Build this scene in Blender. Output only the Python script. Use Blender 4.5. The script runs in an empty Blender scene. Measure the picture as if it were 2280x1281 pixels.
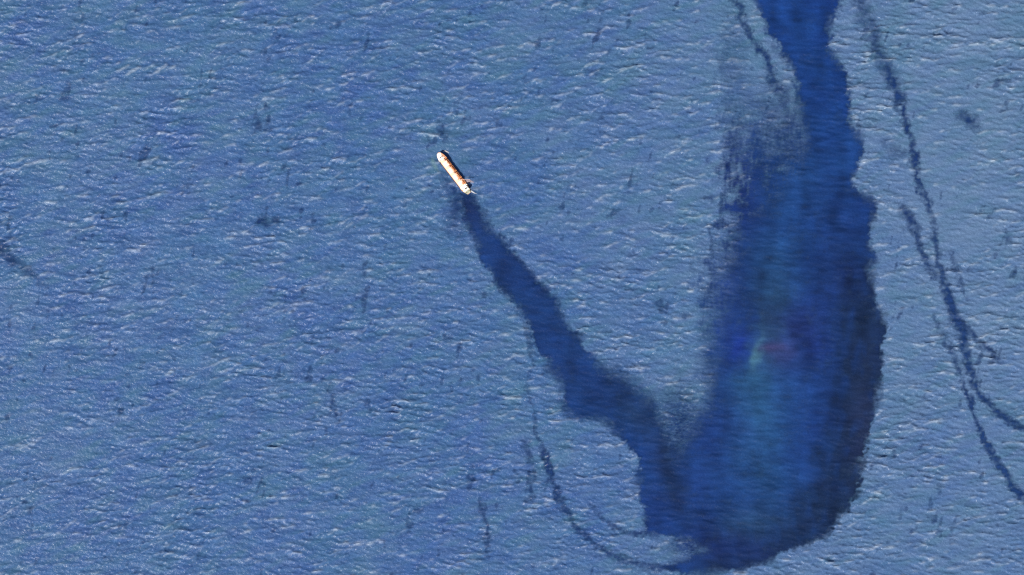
import bpy, bmesh, math, random
import numpy as np
from mathutils import Vector, Matrix

random.seed(7)
RNG = np.random.default_rng(11)
R = math.radians
S = 1.4618                      # metres of sea per photo pixel (2280 wide)
def W(px, py): return ((px - 1140.0) * S, -(py - 640.5) * S)

scene = bpy.context.scene
col = scene.collection

# ------------------------------------------------------------------ camera
ALT = 9000.0
cam_d = bpy.data.cameras.new('camera'); cam = bpy.data.objects.new('camera', cam_d); col.objects.link(cam)
cam.location = (0, 0, ALT); cam.rotation_euler = (0, 0, 0)
cam_d.sensor_width = 36.0; cam_d.lens = 36.0 * ALT / (2280 * S)
cam_d.clip_start = 10.0; cam_d.clip_end = 400000.0
scene.camera = cam

# ------------------------------------------------------------------ sky and sun
SUN_EL = 43.0
SHADOW_DIR = 36.0               # shadows run up and to the right, degrees above image right
sd = Vector((math.cos(R(SHADOW_DIR)) * math.cos(R(SUN_EL)), math.sin(R(SHADOW_DIR)) * math.cos(R(SUN_EL)), -math.sin(R(SUN_EL))))
world = bpy.data.worlds.new('World'); scene.world = world; world.use_nodes = True
nt = world.node_tree; nt.nodes.clear()
out = nt.nodes.new('ShaderNodeOutputWorld'); bg = nt.nodes.new('ShaderNodeBackground'); sky = nt.nodes.new('ShaderNodeTexSky')
sky.sky_type = 'NISHITA'; sky.sun_disc = False
sky.sun_elevation = R(SUN_EL)
to_sun = -sd
sky.sun_rotation = math.atan2(to_sun.x, to_sun.y)
bg.inputs['Strength'].default_value = 0.07
nt.links.new(sky.outputs[0], bg.inputs[0]); nt.links.new(bg.outputs[0], out.inputs[0])
sun_d = bpy.data.lights.new('sun', 'SUN'); sun = bpy.data.objects.new('sun', sun_d); col.objects.link(sun)
sun_d.energy = 4.4; sun_d.angle = R(0.5); sun_d.color = (1.0, 0.955, 0.89)
sun.rotation_euler = sd.to_track_quat('-Z', 'Y').to_euler(); sun.location = (-800, -800, 900)
scene.view_settings.view_transform = 'Standard'; scene.view_settings.look = 'None'
scene.view_settings.gamma = 1.0; scene.view_settings.use_curve_mapping = False
scene.view_settings.exposure = 0.75
scene.cycles.use_denoising = False; scene.cycles.filter_width = 1.25

# ------------------------------------------------------------------ helpers
def link(o, parent=None):
    col.objects.link(o)
    if parent: o.parent = parent
    return o
def tag(o, label=None, cat=None, group=None, kind=None):
    if label: o['label'] = label
    if cat: o['category'] = cat
    if group: o['group'] = group
    if kind: o['kind'] = kind
    return o
def nodes_of(name):
    m = bpy.data.materials.new(name); m.use_nodes = True
    n = m.node_tree.nodes; n.clear()
    return m, n, m.node_tree.links
def N(n, t, **kw):
    x = n.new(t)
    for k, v in kw.items(): setattr(x, k, v)
    return x
def math_node(n, l, op, a, b=None, clamp=False):
    x = n.new('ShaderNodeMath'); x.operation = op; x.use_clamp = clamp
    for i, v in enumerate((a, b)):
        if v is None: continue
        if isinstance(v, (int, float)): x.inputs[i].default_value = v
        else: l.new(v, x.inputs[i])
    return x.outputs[0]
def mix_col(n, l, f, a, b, blend='MIX'):
    x = n.new('ShaderNodeMix'); x.data_type = 'RGBA'; x.blend_type = blend
    for sock, v in ((x.inputs[0], f), (x.inputs[6], a), (x.inputs[7], b)):
        if isinstance(v, (int, float)): sock.default_value = v
        elif isinstance(v, tuple): sock.default_value = (*v, 1) if len(v) == 3 else v
        else: l.new(v, sock)
    return x.outputs[2]
def noise_node(n, l, coord, scale, detail=3, rough=0.55, stretch=None):
    if stretch:
        mp = n.new('ShaderNodeMapping'); mp.inputs['Rotation'].default_value = (0, 0, stretch[2]); mp.inputs['Scale'].default_value = (stretch[0], stretch[1], 1)
        l.new(coord, mp.inputs[0]); coord = mp.outputs[0]
    x = n.new('ShaderNodeTexNoise'); x.inputs['Scale'].default_value = scale; x.inputs['Detail'].default_value = detail; x.inputs['Roughness'].default_value = rough
    l.new(coord, x.inputs['Vector']); return x.outputs[0]
def ramp(n, l, f, stops):
    x = n.new('ShaderNodeValToRGB'); e = x.color_ramp.elements
    while len(e) < len(stops): e.new(0.5)
    for q, (p, c) in zip(e, stops): q.position = p; q.color = (*c, 1) if len(c) == 3 else c
    l.new(f, x.inputs[0]); return x.outputs[0]
def attr(n, name):
    x = n.new('ShaderNodeAttribute'); x.attribute_name = name; return x

# ------------------------------------------------------------------ the sea surface as a height field
CELL = 3.0
NX, NY = 1180, 680              # grid points of the finely built water
def spectrum_noise(shape, f, seed):
    r = np.random.default_rng(seed)
    spec = np.fft.rfft2(r.standard_normal(shape).astype(np.float32))
    ky = np.fft.fftfreq(shape[0], CELL)[:, None] * 2 * np.pi
    kx = np.fft.rfftfreq(shape[1], CELL)[None, :] * 2 * np.pi
    k = np.hypot(kx, ky); k[0, 0] = 1e-6
    return spec * f(kx, ky, k), kx, ky, k
def field(shape, f, seed):
    s, *_ = spectrum_noise(shape, f, seed)
    a = np.fft.irfft2(s, s=shape); return ((a - a.mean()) / a.std()).astype(np.float32)
def wave_set(shape, tilt, lam, spread, seed, band=0.55, power=6):
    """one wind sea: crests at `tilt` degrees to image right, peak wavelength lam; returns h, dx, dy"""
    th = R(90 + tilt)
    def f(kx, ky, k):
        c = (kx * math.cos(th) + ky * math.sin(th)) / k
        d = np.abs(c) ** spread
        lk = np.log(k * lam / (2 * np.pi))
        return d * np.exp(-(lk / band) ** 2 * 0.5) / k ** 0.5
    s, kx, ky, k = spectrum_noise(shape, f, seed)
    h = np.fft.irfft2(s, s=shape); sd_ = h.std()
    dx = np.fft.irfft2(s * 1j * kx / k, s=shape); dy = np.fft.irfft2(s * 1j * ky / k, s=shape)
    return (h / sd_).astype(np.float32), (dx / sd_).astype(np.float32), (dy / sd_).astype(np.float32)
SH = (720, 1250)                # padded so the pattern does not wrap in view
def crop(a): return a[20:20 + NY, 30:30 + NX]
gx0, gy0 = -(NX - 1) * CELL / 2, -(NY - 1) * CELL / 2
X = (gx0 + np.arange(NX, dtype=np.float32) * CELL)[None, :].repeat(NY, 0)
Y = (gy0 + np.arange(NY, dtype=np.float32) * CELL)[:, None].repeat(NX, 1)
PX = X / S + 1140.0; PY = 640.5 - Y / S                 # the same points in photo pixels

def smooth(lam, seed, ax=1.0, ay=1.0, rot=0.0):
    c, s_ = math.cos(R(rot)), math.sin(R(rot))
    return crop(field(SH, lambda kx, ky, k: np.exp(-(((kx * c + ky * s_) * ax) ** 2 + ((ky * c - kx * s_) * ay) ** 2) * (lam / 6.28) ** 2 / 2), seed))
def sstep(x): x = np.clip(x, 0, 1); return x * x * (3 - 2 * x)

# two wind seas that blend across the frame (steeper tilt at upper left, flatter towards lower right)
blend = sstep((PX / 2280 * 0.75 + PY / 1281 * 0.45) + 0.22 * smooth(420, 31))
def combo(parts):
    H = np.zeros((NY, NX), np.float32); DX = H.copy(); DY = H.copy()
    for w, args in parts:
        h, dx, dy = wave_set(SH, *args)
        H += w * crop(h); DX += w * crop(dx); DY += w * crop(dy)
    return H, DX, DY
# tilt, wavelength, directional sharpness, seed, band width
A = combo([(0.85, (13, 36, 5, 1, 0.55)), (0.50, (16, 20, 3.5, 2, 0.45)), (0.8, (22, 120, 3, 5, 0.35))])
B = combo([(0.85, (5, 33, 5.5, 3, 0.55)), (0.52, (7, 18, 4, 4, 0.45)), (0.8, (14, 110, 3.5, 6, 0.35))])
h = A[0] * (1 - blend) + B[0] * blend
dx = A[1] * (1 - blend) + B[1] * blend
dy = A[2] * (1 - blend) + B[2] * blend
fine = crop(wave_set(SH, 12, 10.0, 1.2, 9, 0.42)[0])
env = np.clip(1.0 + 0.25 * smooth(110, 41, 1.8, .8, 18) + 0.14 * smooth(420, 42), 0.4, 1.8)   # gusts: wave groups

# ------------------------------------------------------------------ oil: outlines in photo pixels, kept as fields on the water grid
# a slick outline: (x, y, feather) where the feather is how softly the film thins out there
MAIN = [(1679,-60,10),(1679,0,9),(1692,24,9),(1706,58,8),(1720,82,8),(1737,103,8),(1754,130,8),(1768,161,9),(1775,192,12),(1779,223,18),
 (1786,258,22),(1792,300,30),(1790,335,34),(1768,372,40),(1735,410,50),(1690,445,56),(1652,480,50),(1638,523,48),(1630,560,52),(1622,600,58),(1616,643,62),(1606,688,66),(1596,735,64),(1590,780,58),
 (1582,830,50),(1580,870,36),(1574,905,36),(1556,940,36),(1534,972,46),(1510,1010,48),(1490,1060,40),(1470,1120,30),(1500,1185,14),(1530,1196,14),(1560,1208,16),(1572,1222,20),
 (1545,1233,16),(1524,1246,12),(1500,1256,12),(1470,1264,14),(1500,1271,8),(1522,1274,6),(1570,1275,5),(1617,1271,5),(1652,1267,5),(1688,1257,5),(1719,1249,5),(1735,1231,5),(1759,1221,5),
 (1790,1213,5),(1822,1199,5),(1852,1179,5),(1868,1150,5),(1889,1132,6),(1897,1108,6),(1913,1073,6),(1915,1029,5),(1927,998,5),(1937,954,5),
 (1944,919,5),(1952,876,5),(1960,844,5),(1963,808,5),(1964,770,5),(1963,729,5),(1960,695,5),(1950,667,6),(1945,647,6),(1938,623,6),(1931,595,7),
 (1943,575,6),(1939,557,6),(1930,538,6),(1934,513,6),(1943,485,6),(1948,456,5),(1932,438,6),(1910,424,6),(1896,408,6),(1891,393,6),
 (1910,368,6),(1922,342,6),(1915,319,6),(1898,295,7),(1888,268,7),(1893,247,7),(1888,220,7),(1885,199,7),(1878,165,7),(1864,137,7),
 (1848,103,7),(1845,65,7),(1860,26,7),(1866,0,7),(1868,-60,8)]
TRAIL = [(1026,430,12),(1029,465,12),(1035,491,12),(1050,521,12),(1063,547,9),(1076,581,9),(1091,611,8),(1110,637,8),(1136,660,7),(1157,686,6),
 (1173,716,6),(1178,738,6),(1200,776,6),(1219,802,7),(1230,832,8),(1258,857,8),(1256,876,8),(1249,889,7),(1257,907,6),(1270,921,6),(1288,931,5),
 (1318,934,5),(1348,938,5),(1362,952,5),(1386,976,6),(1403,1000,6),(1420,1012,6),(1423,1050,5),(1421,1097,5),(1429,1124,5),(1438,1160,5),(1437,1186,5),
 (1458,1190,5),(1490,1190,6),(1520,1192,8),(1555,1190,20),(1560,1150,26),(1548,1100,26),(1532,1061,22),(1500,1012,26),(1472,972,24),(1458,925,24),(1436,885,30),
 (1402,854,32),(1368,834,30),(1333,815,20),(1312,787,8),(1293,762,8),(1275,735,9),(1248,697,8),(1230,663,9),(1200,630,9),(1174,600,9),
 (1140,562,10),(1110,533,12),(1078,495,10),(1067,460,9),(1052,430,10)]
warp_x = 2.6 * smooth(24, 51) + 1.6 * smooth(9, 52) ; warp_y = 2.0 * smooth(24, 53) + 1.2 * smooth(9, 54)
drift_x = smooth(70, 64); ragged = np.clip(1 + 0.55 * smooth(90, 65), .35, 2.2)   # how crisp the edge is varies along it
streaky = smooth(9, 55, 3.2, 0.9)                       # the wave-aligned raggedness of the film's edge
def polygon_alpha(P, grow=0.0):
    P = np.array(P, np.float32); Q = np.roll(P, -1, 0)
    m = 90
    ix = np.where((PX[0] > P[:, 0].min() - m) & (PX[0] < P[:, 0].max() + m))[0]; iy = np.where((PY[:, 0] > P[:, 1].min() - m) & (PY[:, 0] < P[:, 1].max() + m))[0]
    sl = (slice(iy[0], iy[-1] + 1), slice(ix[0], ix[-1] + 1))
    x = PX[sl] + warp_x[sl] * 0.9 + 1.0 * streaky[sl] + 3.0 * drift_x[sl]; y = PY[sl] + warp_y[sl] * 0.9
    best = np.full(x.shape, 1e9, np.float32); fe = np.ones(x.shape, np.float32); inside = np.zeros(x.shape, bool)
    for (ax, ay, af), (bx, by, bf) in zip(P, Q):
        ex, ey = bx - ax, by - ay
        t = np.clip(((x - ax) * ex + (y - ay) * ey) / (ex * ex + ey * ey + 1e-9), 0, 1)
        d = np.hypot(x - ax - t * ex, y - ay - t * ey)
        k = d < best; best = np.where(k, d, best); fe = np.where(k, af + t * (bf - af), fe)
        if abs(ey) > 1e-9:
            c = ((ay > y) != (by > y)) & (x < ex * (y - ay) / ey + ax); inside ^= c
    sdv = np.where(inside, best, -best)
    # blur the feather so that it does not jump between edges
    a = np.zeros_like(PX); fe = np.maximum(fe * 1.25, 15.0 * ragged[sl]); a[sl] = sstep((sdv + fe * 0.85) / (fe * 1.7))
    dist = np.full(PX.shape, -200, np.float32); dist[sl] = sdv
    return a, dist
def blur(a, r):
    for ax in (0, 1):
        c = np.cumsum(np.pad(a, [(r + 1, r) if i == ax else (0, 0) for i in range(2)], mode='edge'), axis=ax, dtype=np.float64)
        a = (np.take(c, range(2 * r + 1, c.shape[ax]), ax) - np.take(c, range(0, c.shape[ax] - 2 * r - 1), ax)) / (2 * r + 1)
    return a.astype(np.float32)
vert = smooth(30, 58, .5, 2.0); grain = smooth(7, 59, 2.0, .8)
def flank(x0, f0, x1, f1, y0, y1, y2, y3, s0):
    "a thinner, streaky apron of film beside the slick"
    m = sstep((PX + 5 * vert + 3 * grain + 16 * drift_x - x0) / f0) * sstep((x1 - PX) / f1) * sstep((PY - y0) / (y1 - y0)) * sstep((y3 - PY) / (y3 - y2))
    return np.clip(s0 * m * (1 + 0.10 * vert + 0.12 * grain + 0.12 * smooth(70, 60)), 0, .92)
a_main, d_main = polygon_alpha(MAIN)
apron = np.maximum(flank(1588, 88, 1850, 40, 110, 470, 540, 660, .86), flank(1530, 90, 1680, 50, 480, 640, 900, 1010, .52))
apron = np.maximum(apron, flank(1590, 30, 1690, 60, -60, 200, 260, 420, .22))
apron = np.maximum(apron, 0.55 * np.exp(-((PX - 1512) / 55) ** 2 - ((PY - 955) / 85) ** 2) * (1 + .25 * grain))
apron = np.maximum(apron, 0.62 * np.exp(-((PX - 1540) / 48) ** 2 - ((PY - 1214) / 26) ** 2) * (1 + .25 * grain))
a_main = np.maximum(a_main, np.clip(apron, 0, .95)); a_trail, d_trail = polygon_alpha(TRAIL)
def streak_alpha(pts):
    """a narrow film along a line: (x, y, half width, strength)"""
    a = np.zeros_like(PX); P = np.array(pts, np.float32); m = 60
    ix = np.where((PX[0] > P[:, 0].min() - m) & (PX[0] < P[:, 0].max() + m))[0]; iy = np.where((PY[:, 0] > P[:, 1].min() - m) & (PY[:, 0] < P[:, 1].max() + m))[0]
    sl = (slice(iy[0], iy[-1] + 1), slice(ix[0], ix[-1] + 1))
    x = PX[sl] + warp_x[sl] * 0.8 + 0.6 * streaky[sl] + 2.5 * drift_x[sl]; y = PY[sl] + warp_y[sl] * 0.8
    best = np.zeros(x.shape, np.float32)
    for (ax, ay, aw, as_), (bx, by, bw, bs) in zip(P[:-1], P[1:]):
        ex, ey = bx - ax, by - ay
        t = np.clip(((x - ax) * ex + (y - ay) * ey) / (ex * ex + ey * ey + 1e-9), 0, 1)
        d = np.hypot(x - ax - t * ex, y - ay - t * ey)
        w = 0.84 * (aw + t * (bw - aw)); s = as_ + t * (bs - as_)
        best = np.maximum(best, 0.86 * s * np.exp(-(d / w) ** 2.0))
    a[sl] = best
    return np.clip(a * (1 + 0.15 * blur(streaky, 1) + 0.16 * smooth(60, 57) + 0.20 * smooth(22, 56)), 0, 1)
STREAKS = [
 ('oil_streak', 'longest thin oil streak, from the top edge down to the right edge', 'oil streak',
  [(1905,-50,20,.40),(1914,0,22,.45),(1932,51,22,.42),(1952,110,18,.48),(1977,158,16,.6),(1994,192,15,.8),(2005,233,11,.78),(2018,281,9,.72),(2032,330,9,.78),(2042,378,9,.85),(2052,425,8,.85),
   (2063,454,8,.75),(2075,489,9,.45),(2080,533,8,.6),(2084,568,8,.68),(2094,602,9,.75),(2104,633,10,.8),(2115,667,10,.85),(2128,705,12,.85),(2142,746,14,.85),(2149,781,12,.85),(2159,818,11,.85),(2170,853,10,.85),
   (2181,875,9,.85),(2205,903,9,.85),(2237,931,9,.85),(2268,950,10,.8),(2340,985,10,.7)]),
 ('oil_streak', 'short dark oil streak joining the long right-hand streak from its left side at mid height', 'oil streak',
  [(2012,466,12,.62),(2022,484,13,.72),(2038,503,10,.68),(2046,547,8,.62),(2063,585,9,.62),(2082,616,8,.6)]),
 ('oil_streak', 'small dark oil branch forking right and downward off the long right-hand streak', 'oil streak',
  [(2146,722,8,.5),(2173,750,8,.55),(2190,770,7,.6),(2221,801,6,.6),(2234,812,6,.2)]),
 ('oil_streak', 'faint hairline oil streak just right of the long right-hand streak', 'oil streak',
  [(2112,560,5,.2),(2118,575,6,.34),(2135,619,6,.4),(2152,667,6,.3)]),
 ('oil_streak', 'faint broken oil streak just left of the long right-hand streak', 'oil streak',
  [(2080,702,6,.3),(2098,743,8,.42),(2115,777,10,.62),(2132,815,8,.5),(2140,840,7,.35)]),
 ('oil_streak', 'dark oil streak in the lower right corner leaving by the right edge', 'oil streak',
  [(2142,852,6,.45),(2158,891,7,.75),(2173,931,7,.8),(2189,978,9,.82),(2209,1014,9,.82),(2237,1057,10,.82),(2264,1093,10,.85),(2330,1170,11,.8)]),
 ('oil_streak', 'thin dark oil streak at the top left of the broad slick', 'oil streak',
  [(1628,-40,8,.5),(1634,0,8,.6),(1648,27,8,.7),(1661,65,7,.7),(1682,103,8,.65),(1706,130,11,.72),(1723,179,13,.75),(1742,212,13,.6),(1752,240,10,.3)]),
 ('oil_streak', 'thin curved oil streak left of the trail, bending to the bottom of the broad slick', 'oil streak',
  [(1160,700,5,.10),(1172,740,6,.28),(1186,785,6,.38),(1184,815,5,.25),(1177,850,5,.16),(1180,884,5,.35),(1188,926,5,.42),(1198,971,6,.4),(1208,998,7,.7),(1219,1033,8,.78),(1229,1074,8,.72),(1243,1105,8,.72),(1253,1133,7,.6),(1270,1157,7,.65),(1288,1181,8,.65),(1315,1205,7,.65),(1343,1226,7,.62),(1374,1243,9,.68),
   (1401,1252,9,.75),(1430,1260,9,.6),(1463,1266,9,.65),(1500,1267,9,.8)]),
 ('oil_streak', 'short thin oil streak running into the foot of the trail', 'oil streak',
  [(1319,1129,5,.4),(1346,1157,6,.58),(1374,1177,6,.58),(1408,1192,6,.6),(1434,1187,7,.7)]),
 ('oil_streak', 'faint upright oil streak near the bottom edge, left of the curved streak', 'oil streak',
  [(1068,1112,6,.35),(1076,1130,7,.48),(1083,1167,6,.5),(1084,1240,5,.4)]),
 ('oil_streak', 'faint upright broken oil streak close on the left of the curved streak', 'oil streak',
  [(1168,984,8,.45),(1179,1022,9,.45),(1183,1050,6,.25),(1186,1085,7,.42),(1186,1112,6,.3)]),
 ('oil_streak', 'faint upright oil streak along the left flank of the broad slick', 'oil streak',
  [(1609,425,6,.4),(1606,460,7,.55),(1604,492,6,.35),(1578,510,5,.3),(1582,545,6,.5),(1587,575,6,.3)]),
 ('oil_streak', 'faint slanting dark streak at the far left edge', 'oil streak',
  [(-30,520,14,.4),(0,552,16,.5),(30,585,14,.4),(62,604,10,.35),(104,640,9,.25)]),
 ('oil_streak', 'faint dark upright smear in the lower middle left', 'oil streak',
  [(728,850,8,.25),(738,880,8,.42),(746,925,7,.4)]),
 ('oil_patch', 'small dark oil patch in open water left of the ship', 'oil patch', [(578,492,12,.5),(600,494,13,.6),(622,492,10,.4)]),
 ('oil_patch', 'small dark oil patch near the right edge', 'oil patch', [(2140,258,16,.5),(2160,268,18,.6),(2172,284,12,.4)]),
 ('oil_patch', 'small dark oil patch just above the ship', 'oil patch', [(980,288,10,.55),(987,306,9,.55),(986,318,7,.3)]),
 ('oil_patch', 'small dark oil patch in open water at the lower left', 'oil patch', [(818,895,9,.45),(822,912,9,.4)]),
 ('oil_patch', 'soft dark film along the left side of the ship', 'oil patch', [(985,395,12,.25),(1006,425,16,.5),(1018,452,20,.55),(1010,480,26,.35),(1016,520,22,.2)]),
 ('oil_patch', 'thin violet film on the right shoulder of the broad slick', 'oil patch', [(1975,320,16,.25),(1990,340,18,.4),(2012,345,12,.3)]),
]
films = []
for name, label, cat, pts in STREAKS: films.append((name, label, cat, streak_alpha(pts)))
oil_total = 1 - (1 - a_main) * (1 - a_trail)
cover = oil_total.copy()
for f in films: cover = np.maximum(cover, 0.75 * f[3])
calm = np.clip(blur(cover, 1), 0, 1)                    # oil damps the waves under it
damp = 1 - 0.70 * calm
amp = env * damp * 1.25
# chop: pull the water toward the crests, then measure how far the surface folds there
CH = 0.5
ddx, ddy = dx * amp * CH * 1.25, dy * amp * CH * 1.25
J = 1 + np.gradient(ddx, CELL, axis=1) + np.gradient(ddy, CELL, axis=0)
Z = h * amp * 1.05 + fine * (0.26 * env) * (1 - 0.72 * calm)
foldn = -(J - J.mean()) / J.std()
foldn = foldn / np.sqrt(blur(foldn ** 2, 24) + 0.05) ** 0.85
soft_fold = blur(np.maximum(foldn, 0), 2); soft_fold = soft_fold / soft_fold.std()
foam = (0.13 * sstep((soft_fold - 1.7) / 2.6) + 0.34 * sstep((foldn - 2.6) / 2.2)) * (1 - 0.93 * calm)  # whitecaps, plus sun glints on the crests painted as pale colour
patchy = smooth(260, 61) + 0.6 * smooth(90, 62)
foam *= np.clip(0.60 + 0.12 * patchy + 0.30 * smooth(34, 63), 0.05, 1.3)

# ------------------------------------------------------------------ materials
def sea_material():
    m, n, l = nodes_of('sea_water')
    o = N(n, 'ShaderNodeOutputMaterial'); b = N(n, 'ShaderNodeBsdfPrincipled')
    g = N(n, 'ShaderNodeNewGeometry').outputs['Position']
    big = noise_node(n, l, g, 0.0023, 4, 0.55); mid = noise_node(n, l, g, 0.011, 4, 0.6); tiny = noise_node(n, l, g, 0.10, 3, 0.7, (0.6, 1, -0.2))
    deep = ramp(n, l, big, [(0.30, (0.0280, 0.0680, 0.190)), (0.48, (0.0300, 0.0745, 0.188)), (0.70, (0.0320, 0.0825, 0.186))])
    var = ramp(n, l, mid, [(0.28, (0.88, 0.88, 0.94)), (0.50, (1, 1, 1)), (0.74, (1.04, 1.10, 1.03))])
    c = mix_col(n, l, 1.0, deep, var, 'MULTIPLY')
    tv = ramp(n, l, tiny, [(0.28, (0.80, 0.82, 0.84)), (0.72, (1.20, 1.18, 1.16))])
    c = mix_col(n, l, 1.0, c, tv, 'MULTIPLY')
    mot = noise_node(n, l, g, 0.034, 4, 0.65, (0.4, 1, -0.24))
    c = mix_col(n, l, 1.0, c, ramp(n, l, mot, [(0.30, (0.80, 0.80, 0.86)), (0.50, (1, 1, 1)), (0.72, (1.16, 1.17, 1.12))]), 'MULTIPLY')
    pale = attr(n, 'pale_right')
    c = mix_col(n, l, pale.outputs['Fac'], c, (0.078, 0.130, 0.220))
    green = attr(n, 'algae')
    c = mix_col(n, l, green.outputs['Fac'], c, (0.036, 0.100, 0.152))
    foam_glint = attr(n, 'foam')
    ff = math_node(n, l, 'MULTIPLY', foam_glint.outputs['Fac'], math_node(n, l, 'MULTIPLY_ADD', tiny, 1.7), True)
    c = mix_col(n, l, ff, c, (0.56, 0.62, 0.68))
    l.new(c, b.inputs['Base Color'])
    b.inputs['Roughness'].default_value = 0.36; b.inputs['IOR'].default_value = 1.333
    bp = N(n, 'ShaderNodeBump'); bp.inputs['Strength'].default_value = 1.0; bp.inputs['Distance'].default_value = 1.0
    n1 = noise_node(n, l, g, 0.11, 3, 0.68, (0.55, 1, -0.2))
    l.new(math_node(n, l, 'MULTIPLY', n1, 3.0), bp.inputs['Height']); l.new(bp.outputs[0], b.inputs['Normal'])
    l.new(b.outputs[0], o.inputs[0]); return m
def oil_material():
    m, n, l = nodes_of('oil_film')
    o = N(n, 'ShaderNodeOutputMaterial'); b = N(n, 'ShaderNodeBsdfPrincipled'); t = N(n, 'ShaderNodeBsdfTransparent'); mx = N(n, 'ShaderNodeMixShader')
    g = N(n, 'ShaderNodeNewGeometry').outputs['Position']
    tint = attr(n, 'oil_tint'); th = attr(n, 'film')
    nz = noise_node(n, l, g, 0.075, 4, 0.7, (0.45, 1, -0.15)); fine_ = noise_node(n, l, g, 0.22, 3, 0.7, (0.6, 1, -0.15)); wide = noise_node(n, l, g, 0.006, 4, 0.6)
    # the film breaks up where it is thin
    e = math_node(n, l, 'SUBTRACT', nz, 0.5); e = math_node(n, l, 'MULTIPLY', e, 0.24)
    k = math_node(n, l, 'MULTIPLY', th.outputs['Fac'], math_node(n, l, 'SUBTRACT', 1.0, th.outputs['Fac']))
    k = math_node(n, l, 'MULTIPLY', k, 4.0)
    fac = math_node(n, l, 'ADD', th.outputs['Fac'], math_node(n, l, 'MULTIPLY', e, k), True)
    v = ramp(n, l, fine_, [(0.28, (0.80, 0.82, 0.86)), (0.74, (1.20, 1.18, 1.14))])
    v2 = ramp(n, l, wide, [(0.32, (0.86, 0.84, 0.92)), (0.68, (1.10, 1.16, 1.08))])
    c = mix_col(n, l, 1.0, tint.outputs['Color'], v, 'MULTIPLY'); c = mix_col(n, l, 1.0, c, v2, 'MULTIPLY')
    l.new(c, b.inputs['Base Color']); b.inputs['Roughness'].default_value = 0.28; b.inputs['IOR'].default_value = 1.40; b.inputs['Specular IOR Level'].default_value = 0.36
    bp = N(n, 'ShaderNodeBump'); bp.inputs['Strength'].default_value = 0.8; bp.inputs['Distance'].default_value = 1.0
    l.new(math_node(n, l, 'MULTIPLY', fine_, 1.2), bp.inputs['Height']); l.new(bp.outputs[0], b.inputs['Normal'])
    l.new(fac, mx.inputs[0]); l.new(t.outputs[0], mx.inputs[1]); l.new(b.outputs[0], mx.inputs[2]); l.new(mx.outputs[0], o.inputs[0])
    return m
SEA = sea_material(); OIL = oil_material()

# ------------------------------------------------------------------ the sea sheet: fine in view, stretched to the horizon around it
def mesh_grid(name, vx, vy, vz, quads, mat, attrs):
    me = bpy.data.meshes.new(name)
    nv = len(vx); nq = len(quads)
    co = np.empty((nv, 3), np.float32); co[:, 0] = vx; co[:, 1] = vy; co[:, 2] = vz
    me.vertices.add(nv); me.vertices.foreach_set('co', co.ravel())
    me.loops.add(nq * 4); me.loops.foreach_set('vertex_index', quads.astype(np.int32).ravel())
    me.polygons.add(nq); me.polygons.foreach_set('loop_start', np.arange(0, nq * 4, 4, dtype=np.int32)); 
    me.update(calc_edges=True)
    me.polygons.foreach_set('use_smooth', np.ones(nq, bool))
    for k, v in attrs.items():
        if v.ndim == 1: me.attributes.new(k, 'FLOAT', 'POINT').data.foreach_set('value', v.astype(np.float32))
        else:
            q = np.ones((nv, 4), np.float32); q[:, :3] = v
            me.attributes.new(k, 'FLOAT_COLOR', 'POINT').data.foreach_set('color', q.ravel())
    me.materials.append(mat)
    return bpy.data.objects.new(name, me)
pale_right = np.clip(0.08 + 0.72 * sstep((PX - 800) / 1500) * (1.0 - 0.35 * sstep((PY - 300) / 900)) + 0.05 * smooth(300, 71) + 0.08 * smooth(50, 72, 2.4, .8, 18), 0, 0.9)  # pale tint growing towards image right, softly mottled
algae = np.clip(0.10 + 0.08 * smooth(210, 73) + 0.13 * smooth(46, 74, 2.4, .8, 20) + 0.12 * sstep((500 - PY) / 500), 0, 0.6)
# churned greener water about the hull
def gauss(x, y, rx, ry): return np.exp(-((PX - x) / rx) ** 2 - ((PY - y) / ry) ** 2)
algae = np.clip(algae + 0.35 * gauss(966, 366, 14, 24) + 0.25 * gauss(1022, 352, 34, 26) + 0.3 * gauss(1058, 425, 16, 14), 0, 0.7)
PADN = 14
ring = np.cumsum(CELL * 2.0 * 1.95 ** np.arange(PADN))   # rows of growing length, out to about 60 km
def pad_axis(v): return np.concatenate([v[0] - ring[::-1], v, v[-1] + ring])
ax_x, ax_y = pad_axis(X[0].astype(np.float64)), pad_axis(Y[:, 0].astype(np.float64))
GX, GY = np.meshgrid(ax_x, ax_y)
def padz(a): return np.pad(a, PADN, mode='edge')
fall = np.pad(np.ones_like(Z), PADN, mode='linear_ramp', end_values=0)
GZ = padz(Z) * fall
GX2 = GX + padz(ddx) * fall * 0.8; GY2 = GY + padz(ddy) * fall * 0.8
ny, nx = GX.shape
idx = np.arange(ny * nx).reshape(ny, nx)
quads = np.stack([idx[:-1, :-1], idx[:-1, 1:], idx[1:, 1:], idx[1:, :-1]], -1).reshape(-1, 4)
sea = mesh_grid('sea', GX2.ravel(), GY2.ravel(), GZ.ravel(), quads, SEA,
    {'foam': (padz(foam) * fall).ravel(), 'pale_right': padz(pale_right).ravel(), 'algae': padz(algae).ravel()})  # 'foam' holds whitecaps and the painted sun glints
link(sea); tag(sea, 'choppy blue open sea with pale wave crests', kind='structure')

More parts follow.
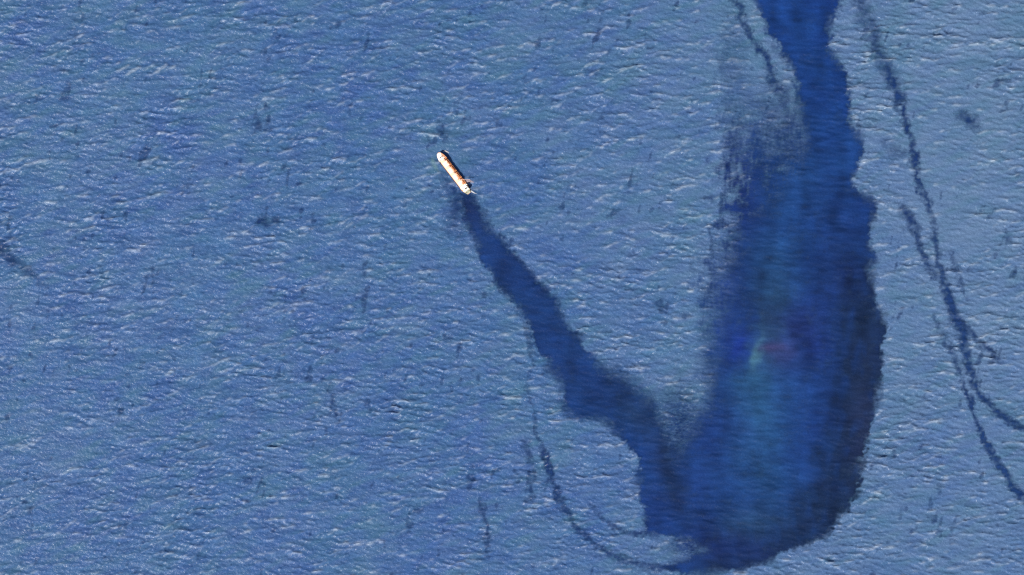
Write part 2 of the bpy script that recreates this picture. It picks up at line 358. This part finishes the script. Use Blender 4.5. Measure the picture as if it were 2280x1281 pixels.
# ------------------------------------------------------------------ oil films: thin skins lying on that same surface
def blob(x, y, rx, ry, rot=0):
    c, s = math.cos(R(rot)), math.sin(R(rot)); u = (PX - x) * c + (PY - y) * s; v = -(PX - x) * s + (PY - y) * c
    return np.exp(-(u / rx) ** 2 - (v / ry) ** 2)
base = np.empty((NY, NX, 3), np.float32); base[:] = (0.0125, 0.052, 0.200)
def stain(mask, c):
    global base
    m = np.clip(mask, 0, 1)[..., None]; base = base * (1 - m) + np.array(c, np.float32) * m
stain(0.55 * sstep((220 - PY) / 200) * (PX > 1600), (0.011, 0.046, 0.200))
stain(0.55 * blob(1760, 420, 130, 110), (0.017, 0.060, 0.185))
stain(0.75 * blob(1640, 430, 60, 130), (0.016, 0.040, 0.190))
stain(0.90 * blob(1690, 930, 95, 220), (0.026, 0.094, 0.220))
stain(0.75 * blob(1715, 640, 75, 130), (0.020, 0.074, 0.185))
stain(0.55 * blob(1790, 1000, 60, 150), (0.014, 0.048, 0.220))
stain(0.65 * blob(1618, 700, 46, 190), (0.015, 0.040, 0.215))
stain(0.60 * blob(1800, 740, 80, 110), (0.018, 0.036, 0.200))
stain(0.60 * blob(1580, 1000, 70, 110), (0.015, 0.046, 0.200))
# the thick outer rim of the slick, darker and browner
rim = sstep((165 - d_main) / 130) * sstep((PY - 480) / 180) * np.maximum(sstep((PX - 1600) / 160), sstep((PX - 1500) / 120) * sstep((PY - 1130) / 70)) * (d_main > -30)
rim = np.clip(rim * (1 + 0.16 * smooth(60, 81, .8, 1.6)), 0, 1)
stain(0.97 * rim, (0.0110, 0.0280, 0.080))
stain(0.30 * rim * blob(1925, 960, 40, 170, 0), (0.034, 0.032, 0.066))
stain(0.55 * blob(1880, 560, 70, 130), (0.013, 0.036, 0.150))
# the darker cores of the trail: by the stern and through the lower bend
stain(0.85 * blob(1046, 465, 26, 52, -25), (0.013, 0.034, 0.125))
stain(0.80 * blob(1485, 1050, 34, 130, -20), (0.0150, 0.036, 0.105))
stain(0.80 * blob(1410, 915, 34, 80, -40), (0.0155, 0.040, 0.112))
stain(0.65 * sstep((1400 - PX) / 60), (0.013, 0.044, 0.158))
stain(0.85 * blob(1046, 465, 26, 52, -25), (0.013, 0.034, 0.120))
stain(0.60 * blob(1700, 1245, 130, 30, -8), (0.011, 0.028, 0.095))
stain(0.50 * blob(1450, 1130, 40, 60), (0.013, 0.036, 0.165))
stain(0.60 * blob(1600, 1215, 110, 40), (0.013, 0.034, 0.160))
stain(0.60 * blob(1665, 1160, 55, 30), (0.034, 0.090, 0.190))
stain(0.45 * blob(1560, 1080, 26, 40), (0.018, 0.050, 0.215))
# rainbow sheen in the middle of the broad slick, drawn out along the drift
warp_px = 5.0 * smooth(60, 82) ; PX0 = PX; PX = PX + warp_px
stain(0.80 * blob(1684, 790, 12, 30, 14), (0.110, 0.250, 0.290))
stain(0.40 * blob(1690, 760, 14, 55, 8), (0.055, 0.140, 0.220))
stain(0.40 * blob(1668, 850, 40, 56, 25), (0.030, 0.115, 0.205))
stain(0.42 * blob(1715, 745, 28, 60, 8), (0.042, 0.090, 0.175))
stain(0.34 * blob(1733, 655, 34, 45), (0.032, 0.095, 0.160))
stain(0.38 * blob(1722, 774, 24, 10, -8), (0.100, 0.040, 0.115))
stain(0.42 * blob(1742, 788, 36, 30), (0.055, 0.044, 0.140))
stain(0.32 * blob(1768, 725, 40, 40), (0.036, 0.044, 0.185))
stain(0.65 * blob(1650, 770, 26, 46, 8), (0.013, 0.034, 0.260))
stain(0.55 * blob(1773, 218, 10, 26, -20), (0.030, 0.110, 0.240))
PX = PX0
base *= np.clip(1 + 0.09 * smooth(36, 83, 2.4, .8) + 0.10 * smooth(120, 84, .7, 2.0), .6, 1.5)[..., None]
thin = np.empty((NY, NX, 3), np.float32); thin[:] = (0.0195, 0.054, 0.150)

def film_object(name, alpha, lift, tint, keep=None, cut=0.035):
    q = alpha[:-1, :-1] + alpha[1:, :-1] + alpha[:-1, 1:] + alpha[1:, 1:] > cut * 4
    if keep is not None: q &= keep[:-1, :-1]
    jj, ii = np.nonzero(q)
    v = np.stack([jj * NX + ii, jj * NX + ii + 1, (jj + 1) * NX + ii + 1, (jj + 1) * NX + ii], -1)
    u, inv = np.unique(v.ravel(), return_inverse=True)
    uy, ux = np.divmod(u, NX)
    return mesh_grid(name, (X + ddx * 0.8)[uy, ux], (Y + ddy * 0.8)[uy, ux], Z[uy, ux] + lift, inv.reshape(-1, 4), OIL,
        {'film': alpha[uy, ux], 'oil_tint': tint[uy, ux]})
base *= np.array((0.46, 0.505, 0.555), np.float32); thin *= np.array((0.42, 0.50, 0.66), np.float32)
weather = np.clip(1 - 0.10 * np.clip(smooth(120, 91), -1, 1.5) - 0.06 * smooth(30, 92), 0.72, 1.0)
is_trail = (a_trail >= a_main) & (a_trail > 0)
fm_tot = np.clip(oil_total * weather * 0.99, 0, 1)
soft_left = 0.55 + 0.45 * sstep((d_main - 0) / 60)         # thinner on the soft western flank
o = link(film_object('oil_slick', fm_tot, 0.30, base, ~is_trail))
tag(o, 'broad dark blue oil slick spreading from the top edge down to a rounded foot', 'oil slick')
o = link(film_object('oil_trail', fm_tot, 0.30, base, is_trail))
tag(o, 'dark blue oil trail leading from the stern of the ship down to the broad slick', 'oil slick')
for i, (name, label, cat, a) in enumerate(films):
    a = a * (1 - 0.85 * oil_total)
    o = link(film_object(name, a, 0.36 + 0.03 * i, thin, cut=0.06)); tag(o, label, cat, 'thin oil streaks around the slick' if name == 'oil_streak' else 'small oil patches around the slick')

fl = 0.75 * smooth(50, 95, .6, 1.8, -12) + 0.50 * smooth(40, 96, 1.9, .6, 12) + 0.50 * smooth(170, 97)
fl = sstep((fl - 1.25) / 2.2) * (0.38 + 0.08 * grain) * (1 - oil_total)
o = link(film_object('oil_flecks', fl, 0.27, thin, cut=0.08)); tag(o, 'small faint dark flecks of oil scattered over the open water', 'oil flecks', kind='stuff')

# ------------------------------------------------------------------ ship materials
def paint(name, c, c2, rust=(0.28, 0.085, 0.028), amount=0.5, scale=0.25, rough=0.6, side=0.0):
    """weathered paint; `side` makes the rust heavier towards starboard, painting in the shade of that side"""
    m, n, l = nodes_of(name)
    o = N(n, 'ShaderNodeOutputMaterial'); b = N(n, 'ShaderNodeBsdfPrincipled')
    tc = N(n, 'ShaderNodeTexCoord').outputs['Object']
    a = noise_node(n, l, tc, scale, 5, 0.65); a2 = noise_node(n, l, tc, scale * 4, 4, 0.6)
    cc = mix_col(n, l, a2, c, c2)
    sx = N(n, 'ShaderNodeSeparateXYZ'); l.new(tc, sx.inputs[0])
    shade_bias = math_node(n, l, 'MULTIPLY', sx.outputs['Y'], -side)
    f = math_node(n, l, 'ADD', a, shade_bias)
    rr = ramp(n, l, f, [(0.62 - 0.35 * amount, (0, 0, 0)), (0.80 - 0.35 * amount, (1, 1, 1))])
    cc = mix_col(n, l, rr, cc, mix_col(n, l, a2, rust, tuple(x * 0.6 for x in rust)))
    l.new(cc, b.inputs['Base Color']); b.inputs['Roughness'].default_value = rough
    l.new(b.outputs[0], o.inputs[0]); return m
M_HULL = paint('hull_paint', (0.055, 0.014, 0.011), (0.035, 0.010, 0.010), (0.10, 0.028, 0.012), 0.4)
M_DECK = paint('deck_paint', (0.84, 0.58, 0.42), (0.78, 0.48, 0.33), (0.58, 0.20, 0.065), 0.25, 0.10, 0.7, 0.045)  # rusty paint, with the starboard shade put into its colour
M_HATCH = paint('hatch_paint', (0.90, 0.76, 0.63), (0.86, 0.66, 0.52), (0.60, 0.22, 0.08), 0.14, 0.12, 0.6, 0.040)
M_COAM = paint('coaming_paint', (0.55, 0.30, 0.18), (0.48, 0.24, 0.13), (0.36, 0.11, 0.04), 0.7, 0.3)
M_WHITE = paint('house_paint', (0.93, 0.90, 0.80), (0.88, 0.82, 0.66), (0.6, 0.36, 0.16), 0.05, 0.2, 0.5)
M_FOC = paint('forecastle_paint', (0.90, 0.78, 0.70), (0.86, 0.70, 0.60), (0.66, 0.28, 0.12), 0.22, 0.15, 0.6, 0.02)
M_CRANE = paint('crane_paint', (0.82, 0.58, 0.46), (0.76, 0.50, 0.40), (0.45, 0.16, 0.07), 0.35, 0.4)
M_DARK = paint('dark_steel', (0.05, 0.035, 0.03), (0.08, 0.05, 0.04), (0.14, 0.05, 0.02), 0.5, 0.6)
M_GREEN = paint('stern_deck_paint', (0.42, 0.44, 0.30), (0.34, 0.35, 0.25), (0.40, 0.20, 0.09), 0.35, 0.3)
M_ORANGE = paint('lifeboat_paint', (0.80, 0.25, 0.05), (0.75, 0.22, 0.05), (0.5, 0.2, 0.06), 0.1, 0.5, 0.4)
M_GLASS = paint('bridge_glass', (0.02, 0.03, 0.04), (0.03, 0.04, 0.05), (0.03, 0.03, 0.03), 0.0, 0.5, 0.1)

def build(name, bm, mat, parent, smooth_=False, bevel=0.0, loc=(0, 0, 0), rot=(0, 0, 0)):
    bmesh.ops.recalc_face_normals(bm, faces=bm.faces)
    me = bpy.data.meshes.new(name); bm.to_mesh(me); bm.free(); me.materials.append(mat)
    if smooth_:
        for p in me.polygons: p.use_smooth = True
    o = bpy.data.objects.new(name, me); o.location = loc; o.rotation_euler = rot
    if bevel: md = o.modifiers.new('bevel', 'BEVEL'); md.width = bevel; md.segments = 2; md.limit_method = 'ANGLE'
    return link(o, parent)
def box(bm, x0, x1, y0, y1, z0, z1, tx=0.0, ty=0.0):
    v = [bm.verts.new(p) for p in ((x0, y0, z0), (x1, y0, z0), (x1, y1, z0), (x0, y1, z0), (x0 + tx, y0 + ty, z1), (x1 - tx, y0 + ty, z1), (x1 - tx, y1 - ty, z1), (x0 + tx, y1 - ty, z1))]
    for f in ((3, 2, 1, 0), (4, 5, 6, 7), (0, 1, 5, 4), (1, 2, 6, 5), (2, 3, 7, 6), (3, 0, 4, 7)): bm.faces.new([v[i] for i in f])
def cyl(bm, a, b, r0, r1=None, seg=12):
    a, b = Vector(a), Vector(b); d = b - a; r1 = r0 if r1 is None else r1
    m = Matrix.Translation((a + b) / 2) @ d.to_track_quat('Z', 'Y').to_matrix().to_4x4()
    bmesh.ops.create_cone(bm, cap_ends=True, segments=seg, radius1=r0, radius2=r1, depth=d.length, matrix=m)

# ------------------------------------------------------------------ the cargo ship, bow to the upper left, low by the stern
bow, stern = Vector(W(975, 341)), Vector(W(1044.5, 431))
mid = (bow + stern) / 2; ax = (bow - stern); L = ax.length
ship = bpy.data.objects.new('cargo_ship', None); link(ship)
ship.location = (mid.x, mid.y, 0.0); ship.rotation_euler = (0, R(-2.2), math.atan2(ax.y, ax.x))
tag(ship, 'pale rust-streaked cargo ship with deck cranes, trailing oil from its stern', 'ship')
HB = 13.9                       # half breadth at deck
def half(t, flare):             # t: 0 stern .. 1 bow
    b = 1.0
    if t > 0.80: b = math.sqrt(max(0.0, 1 - ((t - 0.80) / 0.205) ** (2.2 if flare else 1.7)))
    if t < 0.16: b = 0.50 + 0.50 * math.sin(t / 0.16 * math.pi / 2)
    return b
st = [i / 40 for i in range(41)]
def hull_pt(t, z):              # z: 0 keel line .. 1 deck edge
    x = (t - 0.5) * L; zd = 6.0 + 2.2 * max(0, (t - 0.7) / 0.3) ** 2
    b = HB * half(t, z > 0.8) * (1.045 if z < 0.75 else 1.0) if t < .93 else HB * half(t, z > 0.8)
    if z < 0.3: b *= 0.86
    return x - (2.0 * (1 - z) if t > 0.9 else 0), b, -9.0 + (zd + 9.0) * z
bm = bmesh.new(); rows = []
for t in st:
    prof = []
    for s_ in (1, -1):
        for z in ((1, .8, .6, .3, 0) if s_ == 1 else (0, .3, .6, .8, 1)):
            x, b, zz = hull_pt(t, z); prof.append(bm.verts.new((x, s_ * max(b, 0.15), zz)))
    rows.append(prof)
for a, b in zip(rows, rows[1:]):
    for i in range(9): bm.faces.new((a[i], a[i + 1], b[i + 1], b[i]))
bm.faces.new(rows[0]); bm.faces.new(rows[-1][::-1])
hull = build('hull', bm, M_HULL, ship, False)
bm = bmesh.new(); pr = []
for t in st:
    x, b, z = hull_pt(t, 1.0); pr.append((bm.verts.new((x, max(b - .12, .1), z - .35)), bm.verts.new((x, 0, z - .2)), bm.verts.new((x, -max(b - .12, .1), z - .35))))
for a, b in zip(pr, pr[1:]):
    for i in range(2): bm.faces.new((a[i], a[i + 1], b[i + 1], b[i]))
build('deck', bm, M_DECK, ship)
bm = bmesh.new()                # bulwark rail round the deck edge
for s_ in (1, -1):
    pv = None
    for t in st:
        x, b, z = hull_pt(t, 1.0); b = max(b, .2); hgt = 1.1 if t < .8 else 1.5
        q = [bm.verts.new((x, s_ * b, z - .05)), bm.verts.new((x, s_ * b, z + hgt)), bm.verts.new((x, s_ * (b - .35), z + hgt)), bm.verts.new((x, s_ * (b - .35), z - .05))]
        if pv:
            for i in range(3): bm.faces.new((pv[i], pv[i + 1], q[i + 1], q[i]))
        pv = q
build('bulwark', bm, M_HULL, hull)
# forecastle
bm = bmesh.new(); lo, hi = [], []
fs = [0.845 + i * (0.992 - 0.845) / 12 for i in range(13)]
for t in fs:
    x, b, z = hull_pt(t, 1.0); b = max(b - .45, .25)
    lo.append((bm.verts.new((x, b, z - .5)), bm.verts.new((x, -b, z - .5)))); hi.append((bm.verts.new((x, b, z + 2.3)), bm.verts.new((x, -b, z + 2.3))))
for i in range(12):
    bm.faces.new((hi[i][0], hi[i][1], hi[i + 1][1], hi[i + 1][0]))
    for k in (0, 1): bm.faces.new((lo[i][k], hi[i][k], hi[i + 1][k], lo[i + 1][k]))
for i in (0, 12): bm.faces.new((lo[i][0], lo[i][1], hi[i][1], hi[i][0]))
foc = build('forecastle', bm, M_FOC, ship)
zf = 6.0 + 2.2 * ((0.9 - .7) / .3) ** 2 + 2.3
for s_ in (1, -1):
    bm = bmesh.new(); cyl(bm, (66, s_ * 1.2, zf + 1.0), (66, s_ * 4.2, zf + 1.0), 1.0); box(bm, 64.6, 67.4, s_ * 4.3 - .5, s_ * 4.3 + .5, zf - .2, zf + 2.0)
    build('windlass', bm, M_DARK, foc)
bm = bmesh.new(); cyl(bm, (61.5, 0, zf - .3), (61.5, 0, zf + 11), .45, .22, 10); cyl(bm, (61.5, -2.2, zf + 7.5), (61.5, 2.2, zf + 7.5), .12, .12, 6)
build('foremast', bm, M_WHITE, foc)
for s_ in (1, -1):
    for x in (70.5, 59.2):
        bm = bmesh.new(); b = 4.2 if x > 65 else 8.8
        for d in (-.7, .7): cyl(bm, (x + d, s_ * b, zf - .4), (x + d, s_ * b, zf + .9), .32, .32, 8)
        box(bm, x - 1.2, x + 1.2, s_ * b - .5, s_ * b + .5, zf - .4, zf - .05); build('bollard', bm, M_DARK, foc)
# hatches with folding cover panels
DZ = 5.8
for x0, x1, w in ((30, 47, 8.3), (4, 21, 8.7), (-22.5, -5.5, 8.7), (-46, -33, 8.5)):
    bm = bmesh.new(); box(bm, x0, x1, -w, w, DZ - .4, DZ + 1.6); co_ = build('hatch', bm, M_COAM, ship)
    npan = 4
    for k in range(npan):
        a = x0 - .35 + (x1 - x0 + .7) * k / npan; b = x0 - .35 + (x1 - x0 + .7) * (k + 1) / npan
        bm = bmesh.new(); box(bm, a + .09, b - .09, -w - .4, w + .4, DZ + 1.62, DZ + 2.3 + (.05 if k % 2 else 0), .08, .08)
        build('hatch_cover', bm, M_HATCH, co_)
x0, x1, w = 54.2, 56.6, 4.5
bm = bmesh.new(); box(bm, x0, x1, -w, w, 6.0, 8.0); co_ = build('hatch', bm, M_COAM, ship)
bm = bmesh.new(); box(bm, x0 - .3, x1 + .3, -w - .3, w + .3, 8.02, 8.6, .08, .08); build('hatch_cover', bm, M_HATCH, co_)
# deck cranes standing between the hatches
def crane(x, y, ang, blen, lift):
    bm = bmesh.new(); cyl(bm, (x, y, DZ - .3), (x, y, DZ + 8.5), 1.55, 1.35, 14); box(bm, x - 2.2, x + 2.2, y - 2.6, y + 2.6, DZ - .35, DZ + 1.4, .1, .1)
    c = build('deck_crane', bm, M_CRANE, ship)
    bm = bmesh.new(); box(bm, -1.9, 1.9, -1.7, 1.7, 8.52, 12.2, .25, .2); box(bm, .4, 1.6, -3.0, -1.72, 8.9, 11.4)
    o = build('crane_house', bm, M_CRANE, c, loc=(x, y, DZ), rot=(0, 0, R(ang)))
    bm = bmesh.new()
    e = Vector((blen * math.cos(R(lift)), 0, 9.6 + blen * math.sin(R(lift)))); s0 = Vector((1.7, 0, 9.6))
    for sy in (-.85, .85): cyl(bm, s0 + Vector((0, sy, 0)), e + Vector((0, sy * .45, 0)), .34, .24, 6)
    for i in range(9):
        f = (i + .5) / 9; p = s0.lerp(e, f); hw = .85 * (1 - f * .55)
        cyl(bm, p + Vector((0, -hw, 0)), p + Vector((0.9, hw, 0)), .13, .13, 5)
    build('boom', bm, M_CRANE, c, loc=(x, y, DZ), rot=(0, 0, R(ang)))
    bm = bmesh.new(); cyl(bm, (e.x, 0, e.z), (e.x, 0, e.z - 2.4), .07, .07, 5); box(bm, e.x - .4, e.x + .4, -.35, .35, e.z - 3.4, e.z - 2.4, .1, .1)
    build('hook_block', bm, M_DARK, c, loc=(x, y, DZ), rot=(0, 0, R(ang)))
crane(50.8, -1.5, 180, 22, 3); crane(25.5, -1.5, 180, 21, 3); crane(-1, -1.5, 180, 21, 3)
crane(-28.5, -3.0, -129, 34, 2)
# accommodation block, tier by tier
hs = bpy.data.objects
bm = bmesh.new(); box(bm, -71, -50, -10.4, 10.4, DZ - .4, DZ + 3.2); house = build('accommodation_block', bm, M_WHITE, ship, bevel=.15)
zt = DZ + 3.2
for i, (xa, xb, w) in enumerate(((-69.5, -50.6, 9.6), (-68, -51.2, 9.2), (-66.5, -51.8, 8.8))):
    bm = bmesh.new(); box(bm, xa, xb, -w, w, zt + .01, zt + 2.8); build('tier', bm, M_WHITE, house, bevel=.12)
    bm = bmesh.new()
    for y in range(-7, 8, 2): box(bm, xb - .02, xb + .04, y - .4, y + .4, zt + 1.2, zt + 2.0)
    tag(build('window_row', bm, M_GLASS, house), kind='stuff'); zt += 2.8
bm = bmesh.new(); box(bm, -59.5, -52.4, -8.0, 8.0, zt + .01, zt + 2.9, .2, .2); box(bm, -56.5, -53.2, -12.6, -8.05, zt + .01, zt + 1.2); box(bm, -56.5, -53.2, 8.05, 12.6, zt + .01, zt + 1.2)
br = build('bridge', bm, M_WHITE, house)
bm = bmesh.new(); box(bm, -52.5, -52.2, -7.4, 7.4, zt + 1.3, zt + 2.3); build('window_band', bm, M_GLASS, house)
bm = bmesh.new(); cyl(bm, (-57.5, 0, zt + 2.8), (-57.5, 0, zt + 9.5), .5, .2, 10); box(bm, -57.8, -57.2, -2.4, 2.4, zt + 6.4, zt + 6.7); cyl(bm, (-57.5, 0, zt + 7.6), (-55.6, 0, zt + 7.6), .12, .12, 6)
build('radar_mast', bm, M_WHITE, house)
bm = bmesh.new(); box(bm, -66.2, -61.4, -2.6, 2.6, DZ + 3.0, zt + 4.2, .5, .4); fu = build('funnel', bm, M_COAM, ship, bevel=.3)
bm = bmesh.new(); box(bm, -65.6, -62.0, -2.1, 2.1, zt + 4.2, zt + 4.9); [cyl(bm, (-63.8, y, zt + 4.8), (-64.1, y, zt + 6.2), .4, .4, 8) for y in (-.9, .9)]
build('funnel_cap', bm, M_DARK, fu)
for s_ in (1, -1):
    bm = bmesh.new(); bmesh.ops.create_uvsphere(bm, u_segments=14, v_segments=8, radius=1)
    for v in bm.verts: v.co = Vector((v.co.x * 3.6, v.co.y * 1.35, v.co.z * 1.2 + (.25 if v.co.z > .5 else 0)))
    build('lifeboat', bm, M_ORANGE, ship, True, loc=(-62, s_ * 11.3, DZ + 5.2))
    for x in (-64.5, -59.5):
        bm = bmesh.new(); box(bm, x - .2, x + .2, min(s_ * 9.7, s_ * 11.5), max(s_ * 9.7, s_ * 11.5), DZ + 6.6, DZ + 7.0); build('davit', bm, M_WHITE, ship)
bm = bmesh.new(); ra = []
for t in (.006, .018, .03, .045, .06, .07):
    x, b, z = hull_pt(t, 1.0); b -= .6; ra.append([bm.verts.new((x, y, zz)) for y, zz in ((b, DZ - .3), (b, DZ + .25), (-b, DZ + .25), (-b, DZ - .3))])
for a, b in zip(ra, ra[1:]):
    for i in range(4): bm.faces.new((a[i], a[(i + 1) % 4], b[(i + 1) % 4], b[i]))
bm.faces.new(ra[0]); bm.faces.new(ra[-1][::-1])
poop = build('stern_deck', bm, M_GREEN, ship)
for s_ in (1, -1):
    bm = bmesh.new(); cyl(bm, (-76, s_ * 2, DZ + 1.1), (-76, s_ * 5, DZ + 1.1), .8); box(bm, -77.2, -74.8, s_ * 5.2 - .4, s_ * 5.2 + .4, DZ + .2, DZ + 1.9); build('mooring_winch', bm, M_DARK, poop)

# ------------------------------------------------------------------ broken water about the hull
def foam_material():
    m, n, l = nodes_of('foam')
    o = N(n, 'ShaderNodeOutputMaterial'); b = N(n, 'ShaderNodeBsdfPrincipled'); t = N(n, 'ShaderNodeBsdfTransparent'); mx = N(n, 'ShaderNodeMixShader')
    g = N(n, 'ShaderNodeNewGeometry').outputs['Position']; th = attr(n, 'film'); tint = attr(n, 'oil_tint')
    nz = noise_node(n, l, g, 0.30, 4, 0.7)
    f = math_node(n, l, 'MULTIPLY', th.outputs['Fac'], math_node(n, l, 'ADD', nz, 0.5), True)
    l.new(tint.outputs['Color'], b.inputs['Base Color']); b.inputs['Roughness'].default_value = 0.7
    l.new(f, mx.inputs[0]); l.new(t.outputs[0], mx.inputs[1]); l.new(b.outputs[0], mx.inputs[2]); l.new(mx.outputs[0], o.inputs[0]); return m
FOAM = foam_material()
def foam_patch(label, pts, c, lift):
    """a ribbon of froth along a line of photo points (x, y, half width, strength), laid on the water"""
    vs, al, qs = [], [], []
    P = []
    for (a, b) in zip(pts, pts[1:]):
        for k in range(8): P.append(tuple(a[j] + (b[j] - a[j]) * k / 8 for j in range(4)))
    P.append(pts[-1])
    for i, (x, y, w, s) in enumerate(P):
        p0, p1 = P[max(i - 1, 0)], P[min(i + 1, len(P) - 1)]
        d = Vector((p1[0] - p0[0], p1[1] - p0[1])).normalized(); nn = Vector((-d.y, d.x))
        for k in range(-3, 4):
            jit = random.uniform(-.25, .25) * w
            q = W(x + nn.x * (w * k / 3 + jit), y + nn.y * (w * k / 3 + jit))
            ci = int(round((q[0] - gx0) / CELL)); cj = int(round((q[1] - gy0) / CELL))
            vs.append((q[0], q[1], float(Z[cj - 1:cj + 2, ci - 1:ci + 2].max()) + lift)); al.append(s * (1 - (abs(k) / 3) ** 1.5) * random.uniform(.6, 1.1))
        if i:
            for k in range(6): a = (i - 1) * 7 + k; qs.append((a, a + 1, a + 8, a + 7))
    v = np.array(vs, np.float32)
    o = mesh_grid('foam_patch', v[:, 0], v[:, 1], v[:, 2], np.array(qs), FOAM, {'film': np.array(al, np.float32), 'oil_tint': np.tile(np.array(c, np.float32), (len(vs), 1))})
    link(o); tag(o, label, 'foam', 'foam around the ship')
foam_patch('small pale foam streak at the upper right of the bow', [(986, 338, 1, .3), (991, 336.5, 2.2, .8), (997, 339, 1.6, .7), (1000, 342, .8, .2)], (.75, .66, .62), .5)
foam_patch('white foam wake at the right of the stern', [(1047, 424, 1, .4), (1051, 427, 2, .95), (1056, 430, 1.4, .7), (1062, 432, .8, .2)], (.8, .8, .8), .5)
foam_patch('pinkish wash spreading right from beside the accommodation block', [(1030, 401, 2, .5), (1038, 403.5, 3, .62), (1047, 404, 3.4, .5), (1056, 407, 2.5, .15)], (.62, .46, .44), .6)
foam_patch('speckled greenish foam left of the bow', [(962, 350, 3, .06), (964, 361, 6, .24), (969, 372, 7, .22), (977, 384, 4, .05)], (.26, .42, .36), .5)
